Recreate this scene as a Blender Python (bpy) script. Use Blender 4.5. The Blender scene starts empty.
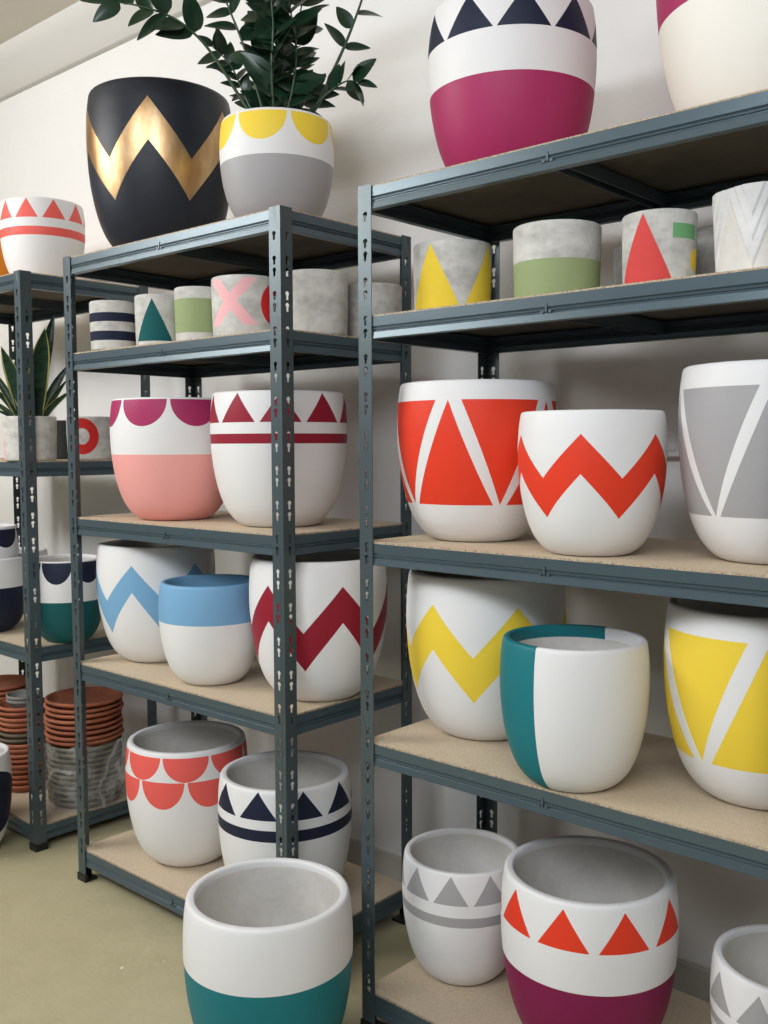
import bpy, bmesh, math, random
from mathutils import Vector, Matrix
random.seed(7)
C = bpy.context.scene.collection
PI = math.pi

# ------------------------------------------------------------------ materials
def lin(c):
    return tuple((v/12.92 if v <= .04045 else ((v+.055)/1.055)**2.4) for v in (x/255 for x in c)) + (1,)

class NT:
    """tiny expression builder over shader nodes"""
    def __init__(s, name):
        s.m = bpy.data.materials.new(name); s.m.use_nodes = True
        s.t = s.m.node_tree; s.n = s.t.nodes; s.l = s.t.links
        s.b = s.n['Principled BSDF']
        s.tc = s.n.new('ShaderNodeTexCoord')
        s._xyz = None
    def put(s, sock, v):
        if isinstance(v, E): s.l.new(v.s, sock)
        elif hasattr(v, 'links'): s.l.new(v, sock)
        else: sock.default_value = v
    def math(s, op, a, b=None, c=None, clamp=False):
        n = s.n.new('ShaderNodeMath'); n.operation = op; n.use_clamp = clamp
        s.put(n.inputs[0], a)
        if b is not None: s.put(n.inputs[1], b)
        if c is not None: s.put(n.inputs[2], c)
        return E(s, n.outputs[0])
    def xyz(s):
        if s._xyz is None:
            n = s.n.new('ShaderNodeSeparateXYZ'); s.l.new(s.tc.outputs['Object'], n.inputs[0])
            s._xyz = [E(s, o) for o in n.outputs]
        return s._xyz
    def noise(s, scale, detail=4, rough=.55, vec=None, stretch=None):
        n = s.n.new('ShaderNodeTexNoise'); n.inputs['Scale'].default_value = scale
        n.inputs['Detail'].default_value = detail; n.inputs['Roughness'].default_value = rough
        src = s.tc.outputs['Object']
        if stretch:
            mp = s.n.new('ShaderNodeMapping'); mp.inputs['Scale'].default_value = stretch
            s.l.new(src, mp.inputs[0]); src = mp.outputs[0]
        s.l.new(src, n.inputs['Vector'])
        return E(s, n.outputs[0])
    def ramp(s, f, pts):
        n = s.n.new('ShaderNodeValToRGB'); s.put(n.inputs[0], f)
        e = n.color_ramp.elements
        while len(e) < len(pts): e.new(.5)
        for el, (p, c) in zip(e, pts): el.position = p; el.color = c
        return n.outputs[0]
    def mix(s, f, a, b, mode='MIX'):
        n = s.n.new('ShaderNodeMix'); n.data_type = 'RGBA'; n.blend_type = mode
        s.put(n.inputs[0], f); s.put(n.inputs[6], a); s.put(n.inputs[7], b)
        return n.outputs[2]
    def bump(s, h, dist, strength=1.0):
        n = s.n.new('ShaderNodeBump'); n.inputs['Strength'].default_value = strength
        n.inputs['Distance'].default_value = dist; s.put(n.inputs['Height'], h)
        s.l.new(n.outputs[0], s.b.inputs['Normal'])
    def set(s, **k):
        for a, v in k.items():
            s.put(s.b.inputs[{'col': 'Base Color', 'rough': 'Roughness', 'metal': 'Metallic', 'spec': 'Specular IOR Level',
                              'alpha': 'Alpha', 'coat': 'Coat Weight', 'sub': 'Subsurface Weight'}[a]], v)
        return s.m
class E:
    def __init__(s, t, sock): s.t = t; s.s = sock
    def __add__(s, o): return s.t.math('ADD', s, o)
    def __radd__(s, o): return s.t.math('ADD', o, s)
    def __sub__(s, o): return s.t.math('SUBTRACT', s, o)
    def __rsub__(s, o): return s.t.math('SUBTRACT', o, s)
    def __mul__(s, o): return s.t.math('MULTIPLY', s, o)
    def __rmul__(s, o): return s.t.math('MULTIPLY', o, s)
    def __truediv__(s, o): return s.t.math('DIVIDE', s, o)
    def __lt__(s, o): return s.t.math('LESS_THAN', s, o)
    def __gt__(s, o): return s.t.math('GREATER_THAN', s, o)
    def __and__(s, o): return s.t.math('MULTIPLY', s, o)
    def __or__(s, o): return s.t.math('MAXIMUM', s, o)
    def abs(s): return s.t.math('ABSOLUTE', s)
    def fl(s): return s.t.math('FLOOR', s)
    def sqrt(s): return s.t.math('SQRT', s)
def vmax(a, b): return a.t.math('MAXIMUM', a, b)

WHITE = (232, 231, 230); NAVY = (28, 34, 56); MAG = (166, 46, 94); MAROON = (146, 28, 48); CORAL = (234, 98, 90)
ORANGE = (228, 62, 36); PINK = (238, 166, 160); YEL = (240, 208, 66); GREY = (165, 163, 164); TEAL = (26, 116, 124)
BLUE = (122, 170, 206); SAGE = (150, 164, 118); DTEAL = (18, 88, 90); BLACK = (38, 42, 50); GOLD = (196, 148, 88)
PLUM = (128, 26, 74)

class Pat:
    """paint pattern in the pot's own coordinates: angle round the pot (degrees) and height fraction"""
    def __init__(s, t, R, h):
        x, y, z = t.xyz(); s.t = t; s.R = R
        s.k = z / h; s.x = x; s.y = y
        a = t.math('ARCTAN2', y, x) * (180/PI)          # -180..180
        s.r = t.math('FLOORED_MODULO', a + 225.0, 360.0) - 180.0   # angle from -45 deg, seam at the back
    def per(s, f, period):
        u = (s.r - (f+45.0)) / period
        return (u - (u + .5).fl()) * period             # -period/2..period/2 about the feature
    def rel(s, f): return s.r - (f+45.0)
    def band(s, a, b): return (s.k > a) & (s.k < b)
    def zig(s, f, period=60., pk=.84, v=.545, ip=.575, lv=.275):
        t = s.per(f, period).abs() * (2/period)         # 0 at peak, 1 at valley
        return (s.k < (pk - t*(pk-v))) & (s.k > (ip - t*(ip-lv)))
    def tri(s, f, period=38., half=.44, top=.982, base=.76):
        t = s.per(f, period).abs()
        return (t < ((top - s.k) * (half*period/(top-base)))) & (s.k > base)
    def semi(s, f, period, w, top, bot):
        t = s.per(f, period).abs() * (2/w); q = (top - s.k) * (1/(top-bot))
        return ((t*t + q*q) < 1.0) & (s.k < top)
    def trap(s, f, period=73., half=27.8, lo=.243, hi=.88):
        rr = (s.x*s.x + s.y*s.y).sqrt() / s.R
        d = s.per(f, period).abs()*rr; u = s.per(f+period/2, period).abs()*rr; g = half/(hi-lo)
        return ((d < ((s.k-lo)*g)) | (u < ((hi-s.k)*g))) & s.band(lo, hi)
    def disc(s, f, k, r_deg, r_k, r0=0.):
        a = s.rel(f) / r_deg; b = (s.k - k) / r_k; q = (a*a + b*b).sqrt()
        return (q < 1.0) & (q > r0)
    def stroke(s, f, k, slope, w):                       # diagonal bar, half width w in degrees
        return (s.rel(f) - (s.k-k)*slope).abs() < w

def paint_mat(name, R, h, layers, base=WHITE, concrete_base=False, gold=False):
    t = NT(name); p = Pat(t, R, h)
    if concrete_base:
        n1 = t.noise(14, 6, .65, stretch=(1, 1, 1.6)); n2 = t.noise(55, 3)
        col = t.ramp(n1 + (n2-.5)*.25, [(.3, lin((168, 166, 160))), (.5, lin((198, 196, 190))), (.72, lin((220, 217, 210)))])
    else:
        n1 = t.noise(7, 3)
        col = t.mix(n1, tuple(v*.96 for v in lin(base)[:3])+(1,), lin(base))
    metal = None
    for c, f in layers:
        m = f(p)
        if c is GOLD:
            n = t.noise(6, 4, .6, stretch=(1.6, 1.6, .6))
            gc = t.ramp(n, [(.35, lin((158, 120, 78))), (.55, lin((196, 160, 116))), (.7, lin((220, 194, 156)))])
            col = t.mix(m, col, gc); metal = m
        else: col = t.mix(m, col, lin(c))
    k = dict(col=col, rough=.5 if not concrete_base else .8, spec=.28)
    if metal is not None: k['metal'] = metal*.9; k['rough'] = .42 - metal*.08
    t.set(**k)
    if concrete_base: t.bump(t.noise(60, 6, .7), .0016)
    else: t.bump(t.noise(45, 5, .6), .0006)
    return t.m

def concrete_mat(name, lo=(204, 200, 193), hi=(226, 222, 215), wall=False):
    t = NT(name); n = t.noise(5, 5, .6); n2 = t.noise(80, 3)
    t.set(col=t.ramp(n + (n2-.5)*.2, [(.32, lin(lo)), (.68, lin(hi))]), rough=.85, spec=.25)
    t.bump(t.noise(30, 6, .6), .0015); return t.m
M_IN = concrete_mat('pot_inner_concrete')
M_RAW = concrete_mat('raw_grey_concrete', (140, 140, 136), (205, 203, 198))

def steel(name, c, rough=.36):
    t = NT(name); n = t.noise(25, 3)
    t.set(col=t.mix(n, tuple(v*.88 for v in lin(c)[:3])+(1,), lin(c)), rough=rough, metal=.35, spec=.5)
    t.bump(t.noise(220, 2), .0002); return t.m
M_POST = steel('slate_blue_powder_coat', (80, 93, 97))
M_BEAM = steel('slate_blue_beam_coat', (82, 98, 105), .3)
t = NT('black_plastic'); M_BLACK = t.set(col=lin((20, 21, 22)), rough=.4)

t = NT('chipboard')
n1 = t.noise(9, 3, .6); n2 = t.noise(130, 5, .8, stretch=(1, 1, 1)); n3 = t.noise(300, 2, stretch=(1, .3, 1))
c1 = t.ramp(n2*.7+n3*.3, [(.32, lin((188, 167, 138))), (.47, lin((207, 189, 163))), (.62, lin((219, 204, 180)))])
c1 = t.mix(n1*.35, c1, lin((182, 160, 130)))
M_BOARD = t.set(col=c1, rough=.7, spec=.3); t.bump(n2, .0008)
t = NT('chipboard_raw_edge')
n2 = t.noise(170, 5, .8)
M_EDGE = t.set(col=t.ramp(n2, [(.36, lin((110, 92, 72))), (.46, lin((184, 162, 132))), (.62, lin((212, 196, 170)))]), rough=.85)
t.bump(n2, .002)

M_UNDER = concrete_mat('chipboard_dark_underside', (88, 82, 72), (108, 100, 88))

t = NT('painted_concrete_floor')
n1 = t.noise(1.6, 5, .6); n2 = t.noise(11, 6, .7); n3 = t.noise(60, 4)
c = t.ramp(n1*.6+n2*.4, [(.3, lin((168, 159, 124))), (.5, lin((184, 175, 140))), (.7, lin((195, 186, 152)))])
spk = t.noise(38, 1, .3) > .80
c = t.mix(spk, c, lin((225, 220, 200)))
M_FLOOR = t.set(col=c, rough=t.ramp(n2, [(.3, (.42,)*3+(1,)), (.7, (.58,)*3+(1,))]), spec=.4); t.bump(n3, .0012)

t = NT('white_plaster_wall')
n1 = t.noise(1.2, 4, .6); n2 = t.noise(50, 4, .7)
c = t.mix(n1, lin((232, 230, 226)), lin((244, 243, 240)))
M_WALL = t.set(col=c, rough=.85, spec=.2); t.bump(n2, .0012)
t = NT('white_ceiling_paint'); M_CEIL = t.set(col=lin((216, 209, 198)), rough=.9); t.bump(t.noise(40, 3), .001)
t = NT('white_skirting_paint'); M_SKIRT = t.set(col=lin((200, 194, 184)), rough=.6)
t = NT('white_plastic'); M_PLAS = t.set(col=lin((235, 235, 232)), rough=.35)

# ------------------------------------------------------------------ mesh helpers
def obj(name, bm, mats, parent=None, smooth=False):
    me = bpy.data.meshes.new(name)
    bmesh.ops.recalc_face_normals(bm, faces=bm.faces[:])
    bm.to_mesh(me); bm.free()
    for m in (mats if isinstance(mats, (list, tuple)) else [mats]): me.materials.append(m)
    if smooth:
        for p in me.polygons: p.use_smooth = True
    o = bpy.data.objects.new(name, me); C.objects.link(o)
    if parent: o.parent = parent
    return o
def tag(o, label=None, cat=None, group=None, kind=None):
    if label: o['label'] = label
    if cat: o['category'] = cat
    if group: o['group'] = group
    if kind: o['kind'] = kind
    return o
def empty(name, loc, rz=0):
    o = bpy.data.objects.new(name, None); C.objects.link(o); o.location = loc; o.rotation_euler = (0, 0, rz)
    o.empty_display_size = .1; return o
def box(bm, x0, x1, y0, y1, z0, z1, mi=0):
    v = [bm.verts.new(p) for p in ((x0,y0,z0),(x1,y0,z0),(x1,y1,z0),(x0,y1,z0),(x0,y0,z1),(x1,y0,z1),(x1,y1,z1),(x0,y1,z1))]
    for f in ((0,3,2,1),(4,5,6,7),(0,1,5,4),(1,2,6,5),(2,3,7,6),(3,0,4,7)):
        bm.faces.new([v[i] for i in f]).material_index = mi
def lathe(bm, prof, seg=96, mats=None, cx=0, cy=0, cz=0):
    """prof: list of (r, z); r may be 0 at the ends; mats: material index per segment"""
    rings = []
    for r, z in prof:
        if r < 1e-6: rings.append([bm.verts.new((cx, cy, cz+z))])
        else: rings.append([bm.verts.new((cx+r*math.cos(2*PI*i/seg), cy+r*math.sin(2*PI*i/seg), cz+z)) for i in range(seg)])
    for j in range(len(rings)-1):
        a, b = rings[j], rings[j+1]
        for i in range(seg):
            k = (i+1) % seg
            if len(a) == 1 and len(b) == 1: continue
            if len(a) == 1: f = bm.faces.new((a[0], b[k], b[i]))
            elif len(b) == 1: f = bm.faces.new((a[i], a[k], b[0]))
            else: f = bm.faces.new((a[i], a[k], b[k], b[i]))
            f.material_index = mats[j] if mats else 0
            f.smooth = True
def tube(bm, pts, rad, seg=8, cap=True):
    rings = []; n = len(pts); up = Vector((0, 0, 1))
    for i, p in enumerate(pts):
        d = (pts[min(i+1, n-1)] - pts[max(i-1, 0)]).normalized()
        s = d.cross(Vector((.3, 1, .1))).normalized(); q = d.cross(s)
        r = rad[i] if isinstance(rad, (list, tuple)) else rad
        rings.append([bm.verts.new(p + (s*math.cos(2*PI*k/seg)+q*math.sin(2*PI*k/seg))*r) for k in range(seg)])
    for a, b in zip(rings, rings[1:]):
        for k in range(seg):
            f = bm.faces.new((a[k], a[(k+1)%seg], b[(k+1)%seg], b[k])); f.smooth = True
    if cap: bm.faces.new(rings[0][::-1]); bm.faces.new(rings[-1])

# ------------------------------------------------------------------ pots
def spline(pts, n=5):
    out = []
    P = [pts[0]] + list(pts) + [pts[-1]]
    for i in range(1, len(P)-2):
        for k in range(n):
            u = k/n
            out.append(tuple(.5*((2*P[i][a]) + (-P[i-1][a]+P[i+1][a])*u + (2*P[i-1][a]-5*P[i][a]+4*P[i+1][a]-P[i+2][a])*u*u
                                 + (-P[i-1][a]+3*P[i][a]-3*P[i+1][a]+P[i+2][a])*u**3) for a in (0, 1)))
    out.append(tuple(pts[-1])); return out
OUT_BIG = [(.50, .004), (.56, .012), (.67, .055), (.78, .13), (.87, .24), (.935, .37), (.975, .5), (.997, .64), (1.0, .76), (.987, .89), (.968, .965)]
RIM_BIG = [(.968, .965), (.961, .983), (.950, .994), (.935, .999), (.922, 1.0), (.875, 1.0), (.862, .996), (.855, .984), (.852, .96)]
IN_BIG = [(.852, .96), (.865, .88), (.88, .75), (.872, .6), (.84, .42), (.76, .26), (.6, .13), (.4, .09), (0, .085)]
rim_mats = {}
def rim_mat(c):
    if c not in rim_mats:
        t = NT('painted_rim'); n = t.noise(7, 3)
        t.set(col=t.mix(n, tuple(v*.96 for v in lin(c)[:3])+(1,), lin(c)), rough=.5, spec=.28); t.bump(t.noise(45, 5, .6), .0006)
        rim_mats[c] = t.m
    return rim_mats[c]
def pot(name, label, cat, x, y, z, R, h, layers=(), base=WHITE, group=None, inner_paint=.96, rim_col=None, rz=0, parent=None):
    bm = bmesh.new()
    o = [(0, .004), (.44, .004), (.46, 0), (.49, 0)] + spline(OUT_BIG, 4)[0:]
    rim = RIM_BIG; inn = spline(IN_BIG, 3)
    prof = o + rim[1:] + inn[1:]
    mats = []
    for i in range(len(prof)-1):
        inside = i >= len(o)+len(rim)-2
        if inner_paint > .95 and len(o)+1 <= i < len(o)+len(rim)-2: mats.append(2); continue
        mats.append(1 if inside and prof[i+1][1] < inner_paint and (prof[i][1] <= inner_paint+.001) else 0)
    lathe(bm, [(r*R, k*h) for r, k in prof], 112, mats)
    m = paint_mat(name+'_paint', R, h, layers, base)
    ob = obj(name, bm, [m, M_IN, rim_mat(rim_col or base)], parent)
    ob.location = (x, y, z); ob.rotation_euler.z = rz
    if label: tag(ob, label, cat, group)
    return ob
def cyl_pot(name, label, x, y, z, R, h, layers=(), group=None, parent=None, raw=False, rx=0):
    bm = bmesh.new()
    o = [(0, 0), (.91, 0), (.935, .008), (.955, .04), (.97, .2), (.98, .4), (.99, .6), (.997, .8), (1.0, .95), (.995, .985), (.975, 1.0),
         (.90, 1.0), (.88, .985), (.875, .9), (.85, .3), (.80, .12), (0, .1)]
    mats = [0]*12 + [1]*4
    lathe(bm, [(r*R, k*h) for r, k in o], 80, mats)
    m = paint_mat(name+'_paint', R, h, layers, concrete_base=True)
    ob = obj(name, bm, [m, M_IN], parent)
    ob.location = (x, y, z)
    if label: tag(ob, label, 'pot', group)
    return ob

# ------------------------------------------------------------------ shelving racks
W, D, H = .896, .452, 1.8
PF = .036       # post flange width
def post_mesh(sx, sy):
    """L-section upright with keyhole slots; corner at origin, flanges towards +x*sx and +y*sy"""
    bm = bmesh.new()
    key = []
    for i in range(16):                                     # keyhole outline: round head over a narrow slot
        a = 2*PI*i/16 + PI/16
        key.append((a,))
    def outline(cx, cz, dirn=1):
        pts = []
        for i in range(16):
            a = PI/2 + 2*PI*i/16
            px, pz = .0060*math.cos(a), .0060*math.sin(a)
            if math.sin(a) < -.6:
                s = 1 if px >= 0 else -1
                px = s*.0034 if abs(px) > 1e-4 else 0; pz = -.0140
            elif math.sin(a) < -.3: px = math.copysign(.0034, px); pz = -.0045
            pts.append((cx+px, cz+.0045+pz))
        return pts
    zs = [1.736]
    z = 1.682
    while z > .06:
        zs += [z, z-.026]; z -= .0782
    for ax in (0, 1):
        def P(u, zz):                                        # u along flange
            return (u*sx, 0, zz) if ax == 0 else (0, u*sy, zz)
        def quad(u0, u1, z0, z1):
            bm.faces.new([bm.verts.new(P(*q)) for q in ((u0, z0), (u1, z0), (u1, z1), (u0, z1))])
        cu = .0195; hw = .009; hh = .0127
        quad(0, cu-hw, .012, H); quad(cu+hw, PF, .012, H)
        last = H
        for zc in zs:
            quad(cu-hw, cu+hw, zc+hh, last)
            inner = outline(cu, zc)
            outer = []
            for (px, pz), i in zip(inner, range(16)):
                a = PI/2 + 2*PI*i/16; c, s = math.cos(a), math.sin(a)
                k = min(hw/abs(c) if abs(c) > 1e-6 else 9, hh/abs(s) if abs(s) > 1e-6 else 9)
                outer.append((cu+c*k, zc+s*k))
            vi = [bm.verts.new(P(*q)) for q in inner]; vo = [bm.verts.new(P(*q)) for q in outer]
            corners = {1: (cu-hw, zc+hh), 5: (cu-hw, zc-hh), 9: (cu+hw, zc-hh), 13: (cu+hw, zc+hh)}
            for i in range(16):
                j = (i+1) % 16
                bm.faces.new((vo[i], vo[j], vi[j], vi[i]))
            # fill the four corners of the cell
            for a0, cc in ((1, (cu-hw, zc+hh)), (5, (cu-hw, zc-hh)), (9, (cu+hw, zc-hh)), (13, (cu+hw, zc+hh))):
                for i in (a0, a0+1):
                    p, q = outer[i % 16], outer[(i+1) % 16]
                    if abs(p[0]-q[0]) > 1e-5 and abs(p[1]-q[1]) > 1e-5:
                        bm.faces.new([bm.verts.new(P(*w)) for w in (p, cc, q)])
            last = zc-hh
        quad(cu-hw, cu+hw, .012, last)
    bmesh.ops.remove_doubles(bm, verts=bm.verts[:], dist=1e-5)
    return bm
def foot_mesh(sx, sy):
    bm = bmesh.new(); e = .0035; b = PF+.002
    for (x0, x1, y0, y1, z0, z1) in ((-e, b, -e, .007, 0, .022), (-e, .007, .007, b, 0, .022), (.007, b, .007, b, 0, .006)):
        xs = sorted((x0*sx, x1*sx)); ys = sorted((y0*sy, y1*sy))
        box(bm, xs[0], xs[1], ys[0], ys[1], z0, z1)
    return bm
BH = .045
BEAM_SEC = [(.0, 0), (.0, -.0195), (.0030, -.0215), (.0034, -.0228), (.0002, -.0252), (.0002, -.0260), (.0034, -.0278), (.0034, -.0290), (.0012, -.0312), (-.0006, -.0440), (.0, -BH), (.016, -BH)]
def beam_mesh(L, notch=True):
    """beam along +x from 0 to L, outer face at y=0 facing -y, top at z=0, lip turned inwards"""
    bm = bmesh.new()
    top = [(.018, -.009), (.0025, -.009), (.0025, 0), (0, 0)]
    sec = top + BEAM_SEC[1:]
    th = .0012; n = len(sec); nor = []
    for i in range(n):                                      # offset the open section inwards to give the sheet its thickness
        p, q = sec[max(i-1, 0)], sec[min(i+1, n-1)]
        d = Vector((q[0]-p[0], q[1]-p[1])).normalized(); nor.append(Vector((-d.y, d.x)))
    ins = [(y+m.x*th, z+m.y*th) for (y, z), m in zip(sec, nor)]
    loop = sec + ins[::-1]
    a = [bm.verts.new((0, y, z)) for y, z in loop]; b = [bm.verts.new((L, y, z)) for y, z in loop]
    m = len(loop)
    for i in range(m): bm.faces.new((a[i], b[i], b[(i+1) % m], a[(i+1) % m]))
    for i in range(n-1):
        bm.faces.new((a[i], a[i+1], a[m-2-i], a[m-1-i])); bm.faces.new((b[i], b[m-1-i], b[m-2-i], b[i+1]))
    if notch:                                               # pressed tab where the cross brace hooks in
        c = L/2
        box(bm, c-.002, c+.002, -.0018, .001, -.030, -.013)
        for s in (-1, 1): box(bm, c+s*.008-.003, c+s*.008+.003, -.0012, .001, -.031, -.026)
    return bm
post_protos = {}
rack_meshes = {}
def me_of(name, bm, mats):
    o = obj(name, bm, mats); me = o.data; bpy.data.objects.remove(o); return me
for sx in (1, -1):
    for sy in (1, -1):
        post_protos[(sx, sy)] = (me_of('post', post_mesh(sx, sy), M_POST), me_of('foot', foot_mesh(sx, sy), M_BLACK))
def link(name, me, parent, loc=(0, 0, 0), rz=0):
    o = bpy.data.objects.new(name, me); C.objects.link(o); o.parent = parent; o.location = loc; o.rotation_euler.z = rz; return o
def rack(x, y, rz, zs, label, W=W):
    r = empty('shelving_rack', (x, y, 0), rz)
    tag(r, label, 'shelf rack', 'slate grey boltless shelving racks along the wall')
    for sx in (1, -1):
        for sy in (1, -1):
            pm, fm = post_protos[(sx, sy)]
            p = link('post', pm, r, (0 if sx > 0 else W, 0 if sy > 0 else D, 0))
            md = p.modifiers.new('thickness', 'SOLIDIFY'); md.thickness = .0016; md.offset = 0
            link('foot', fm, p)
    t = .0022
    if rack_meshes.get('W') != W:
        rack_meshes['W'] = W
        rack_meshes['lb'] = me_of('long_beam', beam_mesh(W-2*t), M_BEAM)
        rack_meshes['sb'] = me_of('side_beam', beam_mesh(D-2*t, False), M_BEAM)
        bm = bmesh.new()
        v = W-2*.006; e = .006
        box(bm, e, W-e, e, D-e, -.008, 0)
        bm.normal_update()
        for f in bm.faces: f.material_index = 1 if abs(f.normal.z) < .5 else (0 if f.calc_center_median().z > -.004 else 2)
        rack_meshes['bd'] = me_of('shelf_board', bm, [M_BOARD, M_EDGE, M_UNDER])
        bm = bmesh.new()
        box(bm, -.014, .014, .004, D-.004, -.0165, -.0150)
        box(bm, -.014, -.0125, .004, D-.004, -.040, -.0165); box(bm, .0125, .014, .004, D-.004, -.040, -.0165)
        rack_meshes['br'] = me_of('cross_brace', bm, M_POST)
    for z in zs:
        link('long_beam', rack_meshes['lb'], r, (t, t, z))
        link('long_beam', rack_meshes['lb'], r, (W-t, D-t, z), PI)
        link('side_beam', rack_meshes['sb'], r, (W-t, t, z), PI/2)
        link('side_beam', rack_meshes['sb'], r, (t, D-t, z), -PI/2)
        link('shelf_board', rack_meshes['bd'], r, (0, 0, z+.0035-.0035+.004))
        link('cross_brace', rack_meshes['br'], r, (W/2, 0, z+.006))
    return r
ZB = [1.7942, 1.5277, 1.0637, .6434, .0915]; ZC = [1.7949, 1.533, 1.0647, .6376, .0859]; ZA = [1.7945, 1.221, .643, .075]
rack(0, 0, 0, ZB, 'slate grey metal shelving rack in the middle, black and gold pot on top')
rack(1.1267, .0056, -.0085, ZC, 'slate grey metal shelving rack nearest the camera on the right, holding the half teal pot', W=.906)
rack(-.272-.912*math.cos(-.022), .0159-.912*math.sin(-.022), -.022, ZA, 'slate grey metal shelving rack at far left, terracotta saucers on its lowest board', W=.912)
T = .0042
B = [z+T for z in ZB]; Cz = [z+T for z in ZC]; A = [z+T for z in ZA]

# ------------------------------------------------------------------ large painted pots
G = 'large painted round pots on the racks'
P = pot
# right rack
P('plant_pot', 'white pot with orange zigzag band, standing in front of the larger orange patterned pot', 'pot', 1.613, .110, Cz[2], .135, .261, [(ORANGE, lambda p: p.zig(-68.5, 62))])
P('plant_pot', 'large white pot with orange upright and hanging triangles, behind the orange zigzag pot', 'pot', 1.286, .201, Cz[2], .169, .330, [(ORANGE, lambda p: p.trap(-35.6, 76.5, 28.6))])
P('plant_pot', 'large white pot with pale grey triangles at the right picture edge', 'pot', 1.912, .207, Cz[2], .16, .334, [(GREY, lambda p: p.trap(-109.5, 76, 30))])
P('plant_pot', 'large white pot with broad yellow zigzag band behind the teal and white pot', 'pot', 1.282, .242, Cz[3], .174, .356, [(YEL, lambda p: p.zig(-93.6, 61))])
P('plant_pot', 'white pot with one side and rim painted teal, standing at the front of the board', 'pot', 1.598, .080, Cz[3], .137, .272, [(TEAL, lambda p: p.x < 0.0)], inner_paint=.93)
P('plant_pot', 'large white pot with yellow triangles at the right picture edge', 'pot', 1.889, .239, Cz[3], .171, .345, [(YEL, lambda p: p.trap(-109.0, 84, 30.5))])
P('plant_pot', 'white pot with grey triangles over a grey stripe, left of the plum based pot', 'pot', 1.243, .212, Cz[4], .1355, .276, [(GREY, lambda p: p.tri(-64.2, 37.3)), (GREY, lambda p: p.band(.587, .665))])
P('plant_pot', 'large white pot with orange red triangles and plum lower half on the lowest board', 'pot', 1.586, .165, Cz[4], .171, .350, [(PLUM, lambda p: p.k < .53), (ORANGE, lambda p: p.tri(-37.7, 38.7, .43, .967, .755))])
P('plant_pot', 'white pot with grey triangles cut by the lower right picture corner', 'pot', 1.955, .227, Cz[4], .1355, .271, [(GREY, lambda p: p.tri(-132.5, 39, .44, .95, .72)), (GREY, lambda p: p.band(.587, .65))])
P('plant_pot', 'large pot with navy triangles and magenta lower half on the top shelf', 'pot', 1.357, .221, Cz[0], .171, .342, [(MAG, lambda p: p.k < .515), (NAVY, lambda p: p.tri(-47.8, 37.5, .47, .96, .752))])
P('plant_pot', 'large cream white pot with magenta upper half at the upper right corner', 'pot', 1.878, .30, Cz[0], .22, .45, [(MAG, lambda p: p.k > .47)], base=(240, 236, 226))
# middle rack
P('plant_pot', 'large black pot with metallic gold zigzag band on top of the rack', 'pot', .205, .19, B[0], .2, .43, [(GOLD, lambda p: p.zig(-45.3, 66, .88, .53, .622, .285))], base=BLACK)
P('plant_pot', 'large pot with magenta scallops at the rim, white middle and pink lower half', 'pot', .291, .152, B[2], .170, .329, [(PINK, lambda p: p.k < .545), (MAG, lambda p: p.semi(-64.9, 48.5, 45.6, .984, .77))])
P('plant_pot', 'large white pot with dark red triangles above a dark red stripe', 'pot', .681, .188, B[2], .172, .333, [(MAROON, lambda p: p.tri(-41.2, 37.5, .45, .985, .773)), (MAROON, lambda p: p.band(.621, .692))])
P('plant_pot', 'large white pot with light blue zigzag behind the blue topped pot', 'pot', .130, .201, B[3], .171, .342, [(BLUE, lambda p: p.zig(-59, 62, .85, .547, .63, .273))])
P('plant_pot', 'white pot with light blue upper third and blue rim', 'pot', .478, .123, B[3], .1355, .267, [(BLUE, lambda p: p.k > .63)], inner_paint=.86)
P('plant_pot', 'large white pot with dark red zigzag band behind the corner post', 'pot', .795, .210, B[3], .172, .350, [(MAROON, lambda p: p.zig(-88.8, 63.5, .835, .523, .59, .257))])
P('plant_pot', 'large white pot with two rows of coral pink scallops on the lowest board', 'pot', .283, .184, B[4], .172, .346, [(CORAL, lambda p: p.semi(-38.4, 45.3, 43, .965, .777)), (CORAL, lambda p: p.semi(-60.9, 45.0, 42, .775, .56))])
P('plant_pot', 'large white pot with navy triangles over a navy stripe on the lowest board', 'pot', .716, .163, B[4], .170, .350, [(NAVY, lambda p: p.tri(-27.5, 38.6, .44, .992, .8)), (NAVY, lambda p: p.band(.651, .732))])
# floor
P('plant_pot', 'white pot with teal lower part standing on the floor in front of the racks', 'pot', 1.055, -.2, 0, .173, .36, [(TEAL, lambda p: p.k < .65)])
P('plant_pot', 'white pot with a large navy spot on the floor at the left picture edge', 'pot', -.441, -.11, 0, .125, .315, [(NAVY, lambda p: p.disc(-20, .53, 90, .36))])
# left rack
P('plant_pot', 'white pot with coral triangles and coral stripe on top of the far left rack', 'pot', -.515, .235, A[0], .135, .268, [(CORAL, lambda p: p.tri(-14.5, 37, .43, .984, .755)), (CORAL, lambda p: p.band(.55, .65))])
P('plant_pot', 'orange pot mostly hidden at the left picture edge on top of the far left rack', 'pot', -.86, .17, A[0], .13, .255, [], base=(236, 150, 40))
P('plant_pot', 'white pot with navy scallops and teal lower half on the far left rack', 'pot', -.311, .168, A[2], .120, .265, [(DTEAL, lambda p: p.k < .514), (NAVY, lambda p: p.semi(-45.5, 49, 46.6, .984, .733))])
P('plant_pot', 'white pot with navy lower half on the far left rack, holding a smaller pot', 'pot', -.662, .076, A[2], .1355, .252, [(NAVY, lambda p: p.k < .62)])
P('plant_pot', 'small white pot with navy scallops nested inside the navy based pot', 'pot', -.672, .088, A[2]+.105, .100, .25, [(NAVY, lambda p: p.semi(-52, 62, 58, .965, .72))])

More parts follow.
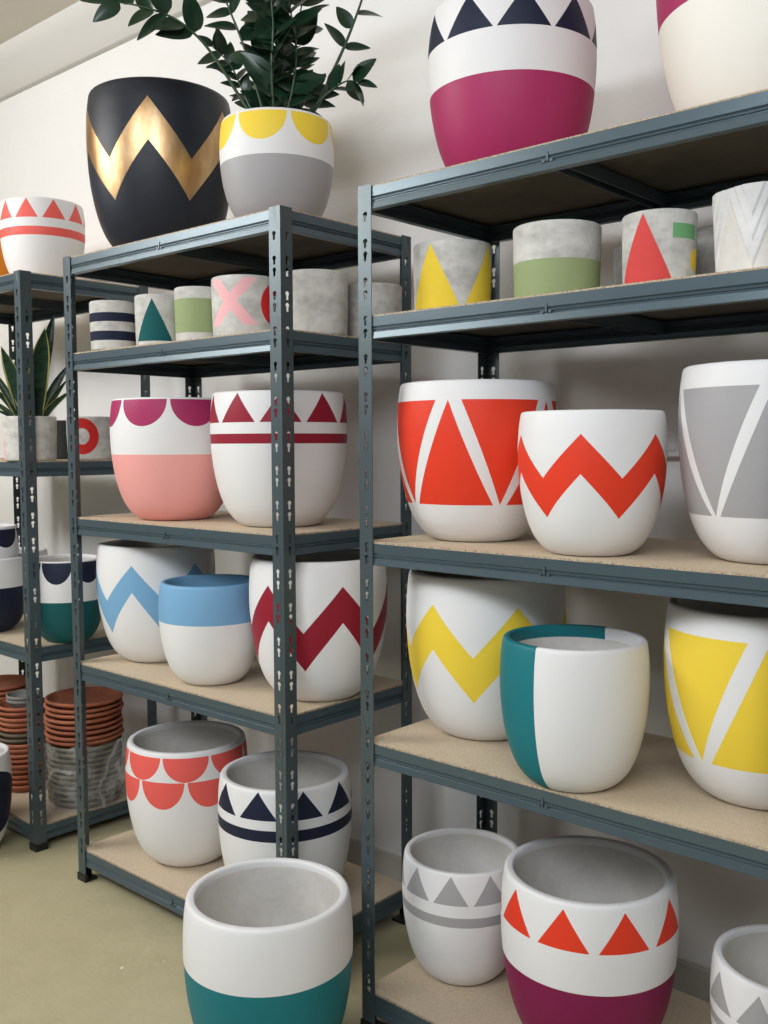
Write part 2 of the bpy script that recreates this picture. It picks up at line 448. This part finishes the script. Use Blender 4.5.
# ------------------------------------------------------------------ small concrete pots
GC = 'small concrete pots on the second shelf'
K = cyl_pot
K('concrete_pot', 'small concrete pot with two navy stripes', .147, .063, B[1], .0645, .133, [(NAVY, lambda p: p.band(.575, .755) | p.band(.194, .382))])
K('concrete_pot', 'small concrete pot with a dark teal triangle', .331, .083, B[1], .0640, .133, [(DTEAL, lambda p: (p.rel(-52.8).abs() < ((.915-p.k)*59.)) & (p.k > .09))])
K('concrete_pot', 'small concrete pot with a broad sage green band, between teal triangle and pink X', .489, .089, B[1], .0600, .137, [(SAGE, lambda p: p.band(.166, .783))])
K('concrete_pot', 'concrete pot painted with a pink X and a red O', .63, .125, B[1], .083, .15, [((244, 184, 186), lambda p: (p.stroke(-67, .58, 95, 12.5) | p.stroke(-67, .58, -95, 12.5)) & p.band(.2, .95)), ((205, 40, 44), lambda p: p.disc(23, .55, 36, .36, .42))])
K('concrete_pot', 'plain rough grey concrete pot right of the corner post', .812, .190, B[1], .081, .15, [])
K('concrete_pot', 'small plain concrete pot at the back of the shelf behind the post', .851, .359, B[1], .072, .136, [])
K('concrete_pot', 'concrete pot with bright yellow triangles', 1.247, .167, Cz[1], .083, .149, [(YEL, lambda p: (p.per(-85.5, 94).abs() < ((.966-p.k)*50.)))])
K('concrete_pot', 'concrete pot with sage green lower half', 1.521, .134, Cz[1], .083, .141, [(SAGE, lambda p: p.k < .515)])
K('concrete_pot', 'concrete pot with coral triangle, green block and yellow dot', 1.724, .144, Cz[1], .0645, .134, [((212, 76, 72), lambda p: (p.rel(-89.9).abs() < ((.967-p.k)*54.))), ((112, 168, 116), lambda p: (p.rel(-20).abs() < 24.) & p.band(.63, .82)), (YEL, lambda p: p.disc(6, .38, 15, .15))])
K('concrete_pot', 'plain dim concrete pot behind the green based pot and the coral triangle pot', 1.60, .345, Cz[1], .0645, .125, [])
K('concrete_pot', 'plain dim concrete pot at the back, between coral triangle pot and chevron pot', 1.755, .35, Cz[1], .062, .137, [])
K('concrete_pot', 'concrete pot with a painted red ring on the far left rack', -.425, .345, A[1], .083, .143, [((205, 44, 40), lambda p: p.disc(-55, .54, 38, .42, .45))])
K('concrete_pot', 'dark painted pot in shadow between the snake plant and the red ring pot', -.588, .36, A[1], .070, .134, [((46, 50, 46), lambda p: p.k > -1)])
# pot with folded chevron relief
def chevron_pot():
    R, h = .083, .141
    bm = bmesh.new(); seg = 240; rows = 90
    def rad(th, k):
        u = math.degrees(th)+84; per = 60; u = abs((u/per - math.floor(u/per+.5))*2)     # 0..1
        v = k - u*.80
        st = sum(min(1, max(0, (v-a)/.07)) for a in (.06, .36, .62))
        return R*(.93+.055*min(1, k*1.1)) - u*.003 + .0022*st - .004*max(0, v)
    rings = []
    for j in range(rows+1):
        k = j/rows
        rings.append([bm.verts.new((rad(2*PI*i/seg, k)*math.cos(2*PI*i/seg), rad(2*PI*i/seg, k)*math.sin(2*PI*i/seg), k*h)) for i in range(seg)])
    for r, z in ((.90*R, h), (.88*R, h*.97), (.85*R, h*.2)):
        rings.append([bm.verts.new((r*math.cos(2*PI*i/seg), r*math.sin(2*PI*i/seg), z)) for i in range(seg)])
    for a, b in zip(rings, rings[1:]):
        for i in range(seg):
            f = bm.faces.new((a[i], a[(i+1) % seg], b[(i+1) % seg], b[i]))
            u = 360*(i+.5)/seg+84; u = abs((u/60 - math.floor(u/60+.5))*2)
            f.material_index = 0 if a[0].co.z/h - u*.80 > .07 else 1
    bm.faces.new(rings[0][::-1]); bm.faces.new(rings[-1])
    t = NT('pale_folded_concrete'); n = t.noise(20, 5)
    t.set(col=t.ramp(n, [(.3, lin((196, 196, 194))), (.65, lin((226, 226, 224)))]), rough=.7); t.bump(t.noise(60, 5), .001)
    o = obj('concrete_pot', bm, [t.m, M_IN]); o.location = (1.913, .14, Cz[1])
    tag(o, 'pale concrete pot with raised folded chevrons at the right picture edge', 'pot')
chevron_pot()
P('plant_pot', 'dim white pot behind the teal based scalloped pot, only its rim showing', 'pot', -.926, .335, A[2], .105, .235, [])

# ------------------------------------------------------------------ terracotta saucers
def clay(name, a, b):
    t = NT(name); n = t.noise(12, 5, .7); t.set(col=t.ramp(n, [(.3, lin(a)), (.7, lin(b))]), rough=.8); t.bump(t.noise(80, 4), .0008); return t.m
M_TERRA = clay('terracotta', (142, 80, 56), (180, 110, 78)); M_OLD = clay('weathered_grey_clay', (84, 76, 58), (112, 102, 80)); M_GREYC = clay('grey_clay', (110, 108, 102), (146, 142, 135))
def saucer_mesh(R, mat):
    bm = bmesh.new(); h = .026
    prof = [(0, 0), (.80*R, 0), (.83*R, .002), (.93*R, .0145), (.975*R, .016), (.995*R, .018), (1.0*R, .022), (.99*R, h-.001), (.97*R, h), (.93*R, h), (.915*R, h-.002), (.81*R, .006), (0, .005)]
    lathe(bm, prof, 72); return me_of('clay_saucer', bm, mat)
sm = {}
def saucer(x, y, z, R, mat, label, group, tilt=0):
    k = (R, mat.name)
    if k not in sm: sm[k] = saucer_mesh(R, mat)
    o = bpy.data.objects.new('clay_saucer', sm[k]); C.objects.link(o); o.location = (x, y, z)
    o.rotation_euler = (random.uniform(-1, 1)*tilt, random.uniform(-1, 1)*tilt, random.uniform(0, 6))
    tag(o, label, 'saucer', group)
rnd = random.Random(4)
sx, sy = -.374, .256
SP = .0182
for i in range(11):
    saucer(sx+rnd.uniform(-.002, .002), sy+rnd.uniform(-.002, .002), A[3]+i*SP, .119+.0003*i, M_OLD, 'weathered grey clay saucer inside the plastic wrapped lower stack', 'grey clay saucers under the plastic film', .006)
for i in range(8):
    saucer(sx+rnd.uniform(-.004, .004), sy+rnd.uniform(-.004, .004), A[3]+11*SP+.003+i*SP, .127, M_TERRA, 'large terracotta saucer stacked above the plastic wrapped saucers', 'large terracotta saucers above the film', .02)
sx2, sy2 = -.648, .185
for i in range(16):
    m = M_OLD if i in (9, 10) else M_TERRA
    saucer(sx2+rnd.uniform(-.003, .003), sy2+rnd.uniform(-.003, .003), A[3]+i*.0182, .083, m, 'smaller terracotta saucer in the left stack behind the corner post' if m is M_TERRA else 'greyed clay saucer midway up the left stack behind the corner post',
           'smaller terracotta saucers in the left stack' if m is M_TERRA else 'greyed saucers in the left stack', .015)
for i in range(2):
    saucer(sx2+.012, sy2, A[3]+16*.0182+.002+i*.014, .060, M_GREYC, 'small grey clay saucer on top of the left saucer stack', 'small grey saucers on the left stack', .0)
for i in range(15):
    saucer(-1.0+rnd.uniform(-.003, .003), .285+rnd.uniform(-.003, .003), A[3]+i*.0195, .11, M_TERRA, 'terracotta saucer in the rearmost stack at the left picture edge', 'terracotta saucers in the rearmost stack', .01)
# crumpled plastic film round the lower stack
def film():
    from mathutils import noise as nz
    bm = bmesh.new(); seg = 150; rows = 46; top = .235; rings = []
    for j in range(rows+1):
        k = j/rows; ring = []
        for i in range(seg):
            a = 2*PI*i/seg
            p = Vector((math.cos(a)*3, math.sin(a)*3, k*3))
            n = nz.noise(p*2.1) + .6*abs(nz.noise(p*4.7)) + .35*abs(nz.noise(p*10))
            flare = max(0, math.cos(a-.55))**22 * (.10*math.sin(PI*min(1, .12+k*.86))*(.3+k))
            r = .1315 + .0032*n + flare + (.004 if k > .9 else 0)
            z = .004 + k*(top-.02) + .016*nz.noise(Vector((math.cos(a)*2, math.sin(a)*2, 9)))*k
            ring.append(bm.verts.new((r*math.cos(a), r*math.sin(a), z)))
        rings.append(ring)
    for a, b in zip(rings, rings[1:]):
        for i in range(seg): bm.faces.new((a[i], a[(i+1) % seg], b[(i+1) % seg], b[i]))
    t = NT('clear_plastic_film')
    t.set(col=lin((225, 225, 220)), rough=.18, spec=.8)
    w = E(t, t.ramp(t.noise(14, 6, .7, stretch=(1, 1, .6)), [(.48, (0, 0, 0, 1)), (.68, (1, 1, 1, 1))])); w2 = (t.noise(5, 1, .4) - .5).abs()
    crease = t.ramp(w2, [(.0, (1, 1, 1, 1)), (.03, (0, 0, 0, 1))])
    al = t.math('ADD', t.math('MULTIPLY_ADD', w, .38, .10), t.math('MULTIPLY', E(t, crease), .28), clamp=True)
    t.set(alpha=al); t.bump(w, .01)
    o = obj('plastic_film', bm, t.m, smooth=True); o.location = (sx, sy, A[3]+.001)
    tag(o, 'crumpled clear plastic film wrapped round the lower saucer stack', 'plastic wrap')
film()

# ------------------------------------------------------------------ plants
def leaf_mat(name, a, b, rough=.3):
    t = NT(name); n = t.noise(18, 3); t.set(col=t.mix(n, lin(a), lin(b)), rough=rough, spec=.5); return t.m
M_ZZ = leaf_mat('dark_glossy_leaf', (18, 40, 28), (34, 66, 44), .28)
M_STEM = leaf_mat('green_stem', (44, 66, 44), (66, 88, 60), .45)
M_SOIL = concrete_mat('potting_soil', (38, 30, 24), (70, 56, 44))
def add_leaf(bm, base, d, nrm, L, Wd, fold=.18, curl=.15):
    d = d.normalized(); s = d.cross(nrm)
    if s.length < 1e-3: s = d.cross(Vector((1, 0, 0)))
    s.normalize(); n = s.cross(d).normalized()
    N = 9; rows = []
    for i in range(N+1):
        u = i/N
        w = Wd/2*(math.sin(PI*min(1, u**.72*.985+.004))**.8)
        c = base + d*(L*u) - n*(curl*L*u*u)
        rows.append([bm.verts.new(c + s*w*q + n*(fold*w*abs(q))) for q in (-1, -.5, 0, .5, 1)])
    for a, b in zip(rows, rows[1:]):
        for k in range(4):
            f = bm.faces.new((a[k], a[k+1], b[k+1], b[k])); f.smooth = True
def bez(pts, n=24):
    q = spline([tuple(p) + () for p in pts], 1) if False else None
    P_ = [pts[0]] + pts + [pts[-1]]; out = []
    m = max(2, n//(len(pts)-1))
    for i in range(1, len(P_)-2):
        for k in range(m):
            u = k/m
            out.append(.5*((2*P_[i]) + (P_[i+1]-P_[i-1])*u + (2*P_[i-1]-5*P_[i]+4*P_[i+1]-P_[i+2])*u*u + (3*P_[i]-3*P_[i+1]+P_[i+2]-P_[i-1])*u**3))
    out.append(pts[-1].copy()); return out

# camera (needed for nothing but the view; plants are laid out in metres)
PX, PY, PZ = .726, .150, B[0]
zz = empty('potted_plant', (PX, PY, PZ))
tag(zz, 'leafy dark green plant in a yellow scalloped, grey based pot on top of the rack', 'potted plant')
ZR, ZH = .138, .245
zp = pot('pot', None, None, 0, 0, 0, ZR, ZH, [(GREY, lambda p: p.k < .57), (YEL, lambda p: p.semi(-57.9, 54.5, 50.5, .972, .70))], parent=zz)
bm = bmesh.new(); lathe(bm, [(0, .0), (.06, .002), (ZR*.84, 0), (ZR*.84, -.02), (0, -.02)], 48); s_ = obj('soil', bm, M_SOIL, zz); s_.location.z = ZH*.86
# right vector of the picture plane (world) and depth vector, used only to sketch the stems
RX, DX = Vector((.7512, .6600, 0)), Vector((-.66, .7512, 0))
def S(a, z, dep=0): return RX*a + DX*dep + Vector((0, 0, z))     # a: metres to the right of the pot axis, z above pot base
px = 1/436.
def Q(x, y, dep=0):   # picture-like sketch coordinates about the pot (pot axis at 276, base at 228)
    return S((x-276)*px, (228-y)*px*1.0, dep)
stems = [
 ([(262,128,0),(240,96,.0),(218,62,-.02),(198,38,-.04),(174,22,-.06),(142,14,-.08),(114,11,-.09)], 1.15, 6, .0038, 4.6),
 ([(264,128,.03),(248,100,.04),(236,74,.05),(224,50,.05),(206,32,.05)], .8, 7, .003, 3.4),
 ([(268,128,-.03),(258,90,-.05),(244,45,-.06),(230,10,-.07),(214,-30,-.08)], 1.0, 8, .0035, 2.6),
 ([(272,128,.04),(266,80,.05),(262,30,.06),(256,-20,.07)], 1.05, 12, .0035, 1),
 ([(276,128,-.05),(275,80,-.08),(278,35,-.10),(274,-25,-.12)], 1.1, 14, .0035, 1),
 ([(280,128,.02),(288,80,.02),(296,35,.02),(306,-25,.02)], 1.1, 13, .0035, 1),
 ([(284,128,-.04),(296,90,-.06),(300,50,-.07),(294,10,-.08),(298,-30,-.09)], 1.05, 13, .003, 1),
 ([(292,130,.0),(317,104,.0),(334,70,.0),(350,36,.0),(366,-5,.0),(376,-40,.0)], 1.0, 5, .0046, 5.0),
 ([(290,130,-.02),(314,110,-.04),(334,94,-.05),(350,86,-.06),(362,88,-.07)], .85, 4, .003, 4.6),
 ([(280,128,.06),(292,98,.09),(304,80,.11),(312,66,.12)], 1.0, 8, .003, 1),
 ([(270,128,-.02),(280,100,-.03),(285,60,-.04),(272,20,-.05),(266,-10,-.05)], 1.05, 13, .003, 1),
 ([(268,128,.07),(256,104,.10),(250,84,.12),(244,66,.14)], .9, 6, .0028, 2),
]
rl = random.Random(11)
for pts, sc, nl, rad, skip in stems:
    P3 = bez([Q(*p) for p in pts], 30)
    bm = bmesh.new()
    tube(bm, P3, [rad*(1.25-.8*i/(len(P3)-1)) for i in range(len(P3))], 7)
    st = obj('stem', bm, M_STEM, zz)
    bl = bmesh.new()
    n = len(P3)
    for i in range(nl):
        f = (skip + .6 + i*(9.4-skip)/nl)/10.
        idx = min(n-2, int(f*n)); p = P3[idx]; tn = (P3[idx+1]-P3[idx]).normalized()
        side = 1 if i % 2 else -1
        lat = tn.cross(DX).normalized()
        spin = rl.uniform(-.9, .9)
        lat = (lat*math.cos(spin) + DX*math.sin(spin)).normalized()
        for sd in ((side,) if rl.random() < .35 else (1, -1)):
            d = tn*rl.uniform(.5, .95) + lat*sd*rl.uniform(.7, 1.1) + Vector((0, 0, rl.uniform(-.15, .2)))
            nn = (-DX*rl.uniform(.3, 1.1) + Vector((0, 0, 1))*rl.uniform(.2, 1.) + RX*rl.uniform(-.6, .6))
            L = rl.uniform(.062, .086)*sc
            add_leaf(bl, p, d, nn, L, L*rl.uniform(.46, .6), curl=rl.uniform(.05, .25))
    add_leaf(bl, P3[-1], P3[-1]-P3[-3], -DX+Vector((0, 0, .5)), .06*sc, .028*sc)
    obj('leaves', bl, M_ZZ, st)

# snake plant
sp = empty('potted_plant', (-.359, .082, A[1]))
tag(sp, 'snake plant with yellow edged sword leaves in a small concrete pot', 'potted plant')
SR, SH = .081, .138
cyl_pot('pot', None, 0, 0, 0, SR, SH, [((244, 178, 176), lambda p: (p.rel(-121) + (p.k-.5)*14).abs() < 16.)], parent=sp)
bm = bmesh.new(); lathe(bm, [(0, 0), (SR*.86, 0), (SR*.85, -.015), (0, -.015)], 40); s_ = obj('soil', bm, M_SOIL, sp); s_.location.z = SH*.9
t = NT('snake_leaf_green')
n = t.noise(30, 4, .6, stretch=(.6, .6, 2.4))
t.set(col=t.ramp(n, [(.35, lin((26, 50, 36))), (.55, lin((52, 84, 58))), (.7, lin((30, 58, 42)))]), rough=.35); M_SN = t.m
M_EDG = leaf_mat('yellow_leaf_margin', (190, 190, 110), (214, 208, 130), .4)
def sword(a0, lean, dep, hgt, wd, face=0., margin=True, bow=.3, base=(0, 0)):
    """sword leaf: a0 base offset to the right, lean = tip offset, all metres"""
    bm = bmesh.new(); N = 18; rows = []
    b = RX*a0 + DX*base[1] + Vector((0, 0, SH*.88))
    tip = b + RX*lean + DX*dep + Vector((0, 0, hgt))
    s = (RX*math.cos(face) + DX*math.sin(face))
    n_ = (DX*math.cos(face) - RX*math.sin(face))*-1
    for i in range(N+1):
        u = i/N
        c = b.lerp(tip, u) - RX*(lean*bow*math.sin(PI*u)*.5) - DX*(dep*bow*math.sin(PI*u)*.5)
        w = wd/2*(.55+.45*math.sin(PI*min(1, u*1.25)**1.0*.8 if u < .64 else PI*.5))*(1 if u < .55 else max(0.01, 1-((u-.55)/.45)**1.9))
        rows.append([bm.verts.new(c + s*w*q + n_*(-.25*w*(1-q*q))) for q in (-1, -.82, -.4, 0, .4, .82, 1)])
    for a, c in zip(rows, rows[1:]):
        for k in range(6):
            f = bm.faces.new((a[k], a[k+1], c[k+1], c[k])); f.smooth = True
            f.material_index = 1 if (k in (0, 5) and margin) else 0
    bmesh.ops.solidify(bm, geom=bm.faces[:], thickness=.0015)
    obj('leaf', bm, [M_SN, M_EDG], sp)
sword(.018, .045, -.02, .29, .066, .15)
sword(.025, .05, .04, .35, .042, .5, False)
sword(.040, .085, .03, .19, .030, .2, False)
sword(.045, .080, .00, .135, .022, .3)
sword(.040, .10, -.01, .10, .03, .1)
sword(-.02, -.055, -.02, .235, .055, -.2)
sword(-.01, -.02, .05, .27, .05, .6)
sword(-.03, -.14, .0, .215, .03, .2)
sword(-.03, -.17, .0, .17, .026, -.3, False)
sword(-.035, -.16, .0, .10, .028, .2)
sword(-.035, -.13, -.03, .06, .022, .2, False)
sword(.0, .01, -.05, .16, .04, .1)

# ------------------------------------------------------------------ the room
def struct(name, bm, m): o = obj(name, bm, m); o['kind'] = 'structure'; return o
WY = .605
bm = bmesh.new(); box(bm, -6, 7, -5.5, WY+.1, -.1, 0); struct('floor', bm, M_FLOOR)
bm = bmesh.new(); box(bm, -6, 7, WY, WY+.1, 0, 3.0); struct('wall_back', bm, M_WALL)
bm = bmesh.new(); box(bm, -6, 7, -2.6, .46, 2.8235, 3.0); struct('ceiling', bm, M_CEIL)
bm = bmesh.new()
cove = [(WY, 2.715), (.585, 2.725), (.545, 2.75), (.50, 2.79), (.45, 2.8225)]
sec = cove + [(.45, 2.95), (WY, 2.95)]
va = [bm.verts.new((-6, y, z)) for y, z in sec]; vb = [bm.verts.new((7, y, z)) for y, z in sec]
for i in range(len(sec)): bm.faces.new((va[i], vb[i], vb[(i+1) % len(sec)], va[(i+1) % len(sec)]))
bm.faces.new(va[::-1]); bm.faces.new(vb)
t = NT('cove_plaster'); t.set(col=lin((226, 224, 219)), rough=.9)
tc = struct('trim_cove', bm, t.m)
for p_ in tc.data.polygons: p_.use_smooth = len(p_.vertices) == 4 and abs(p_.normal.y) < .999 and p_.normal.z < .5
bm = bmesh.new(); box(bm, -6, 7, WY-.012, WY, 0, .072); box(bm, -6, 7, WY-.008, WY, .072, .078); struct('baseboard_back', bm, M_SKIRT)
so = empty('wall_socket', (1.54, WY, 1.278)); tag(so, 'small white plastic switch plate on the wall behind the right rack', 'socket')
bm = bmesh.new(); box(bm, -.04, .04, -.032, 0, -.036, .036); bmesh.ops.bevel(bm, geom=bm.edges[:], offset=.003, segments=2); obj('plate', bm, M_PLAS, so)
bm = bmesh.new(); box(bm, -.025, .025, -.036, -.031, -.022, .022); bmesh.ops.bevel(bm, geom=bm.edges[:], offset=.0015, segments=2); obj('rocker', bm, M_PLAS, so)

# ------------------------------------------------------------------ light
def area(name, loc, aim, sx, sy, power, col):
    l = bpy.data.lights.new(name, 'AREA'); l.shape = 'RECTANGLE'; l.size = sx; l.size_y = sy; l.energy = power; l.color = col
    o = bpy.data.objects.new(name, l); C.objects.link(o); o.location = loc
    o.rotation_euler = (Vector(aim)-Vector(loc)).to_track_quat('-Z', 'Y').to_euler(); return o
area('window_light', (-1.1, -1.9, 2.72), (.7, .3, 1.2), 1.7, 1.2, 82, (1, .99, .975))
area('sky_light', (2.3, -2.5, 2.76), (1.2, .1, .8), 3.0, .9, 100, (.86, .915, 1))
w = bpy.data.worlds.new('World'); bpy.context.scene.world = w; w.use_nodes = True
w.node_tree.nodes['Background'].inputs[0].default_value = (.93, .96, 1.0, 1); w.node_tree.nodes['Background'].inputs[1].default_value = .20

# ------------------------------------------------------------------ camera
cd = bpy.data.cameras.new('camera'); cam = bpy.data.objects.new('camera', cd); C.objects.link(cam)
cam.location = (2.5155, -1.4972, 1.2707); cam.rotation_euler = (1.5019, .0038, .7210)
cd.sensor_fit = 'VERTICAL'; cd.sensor_height = 24; cd.lens = 974.68/1024*24
cd.clip_start = .05
sc = bpy.context.scene; sc.camera = cam
sc.view_settings.view_transform = 'Standard'; sc.view_settings.look = 'None'; sc.view_settings.exposure = .17
sc.cycles.max_bounces = 8; sc.cycles.diffuse_bounces = 4; sc.cycles.transparent_max_bounces = 16
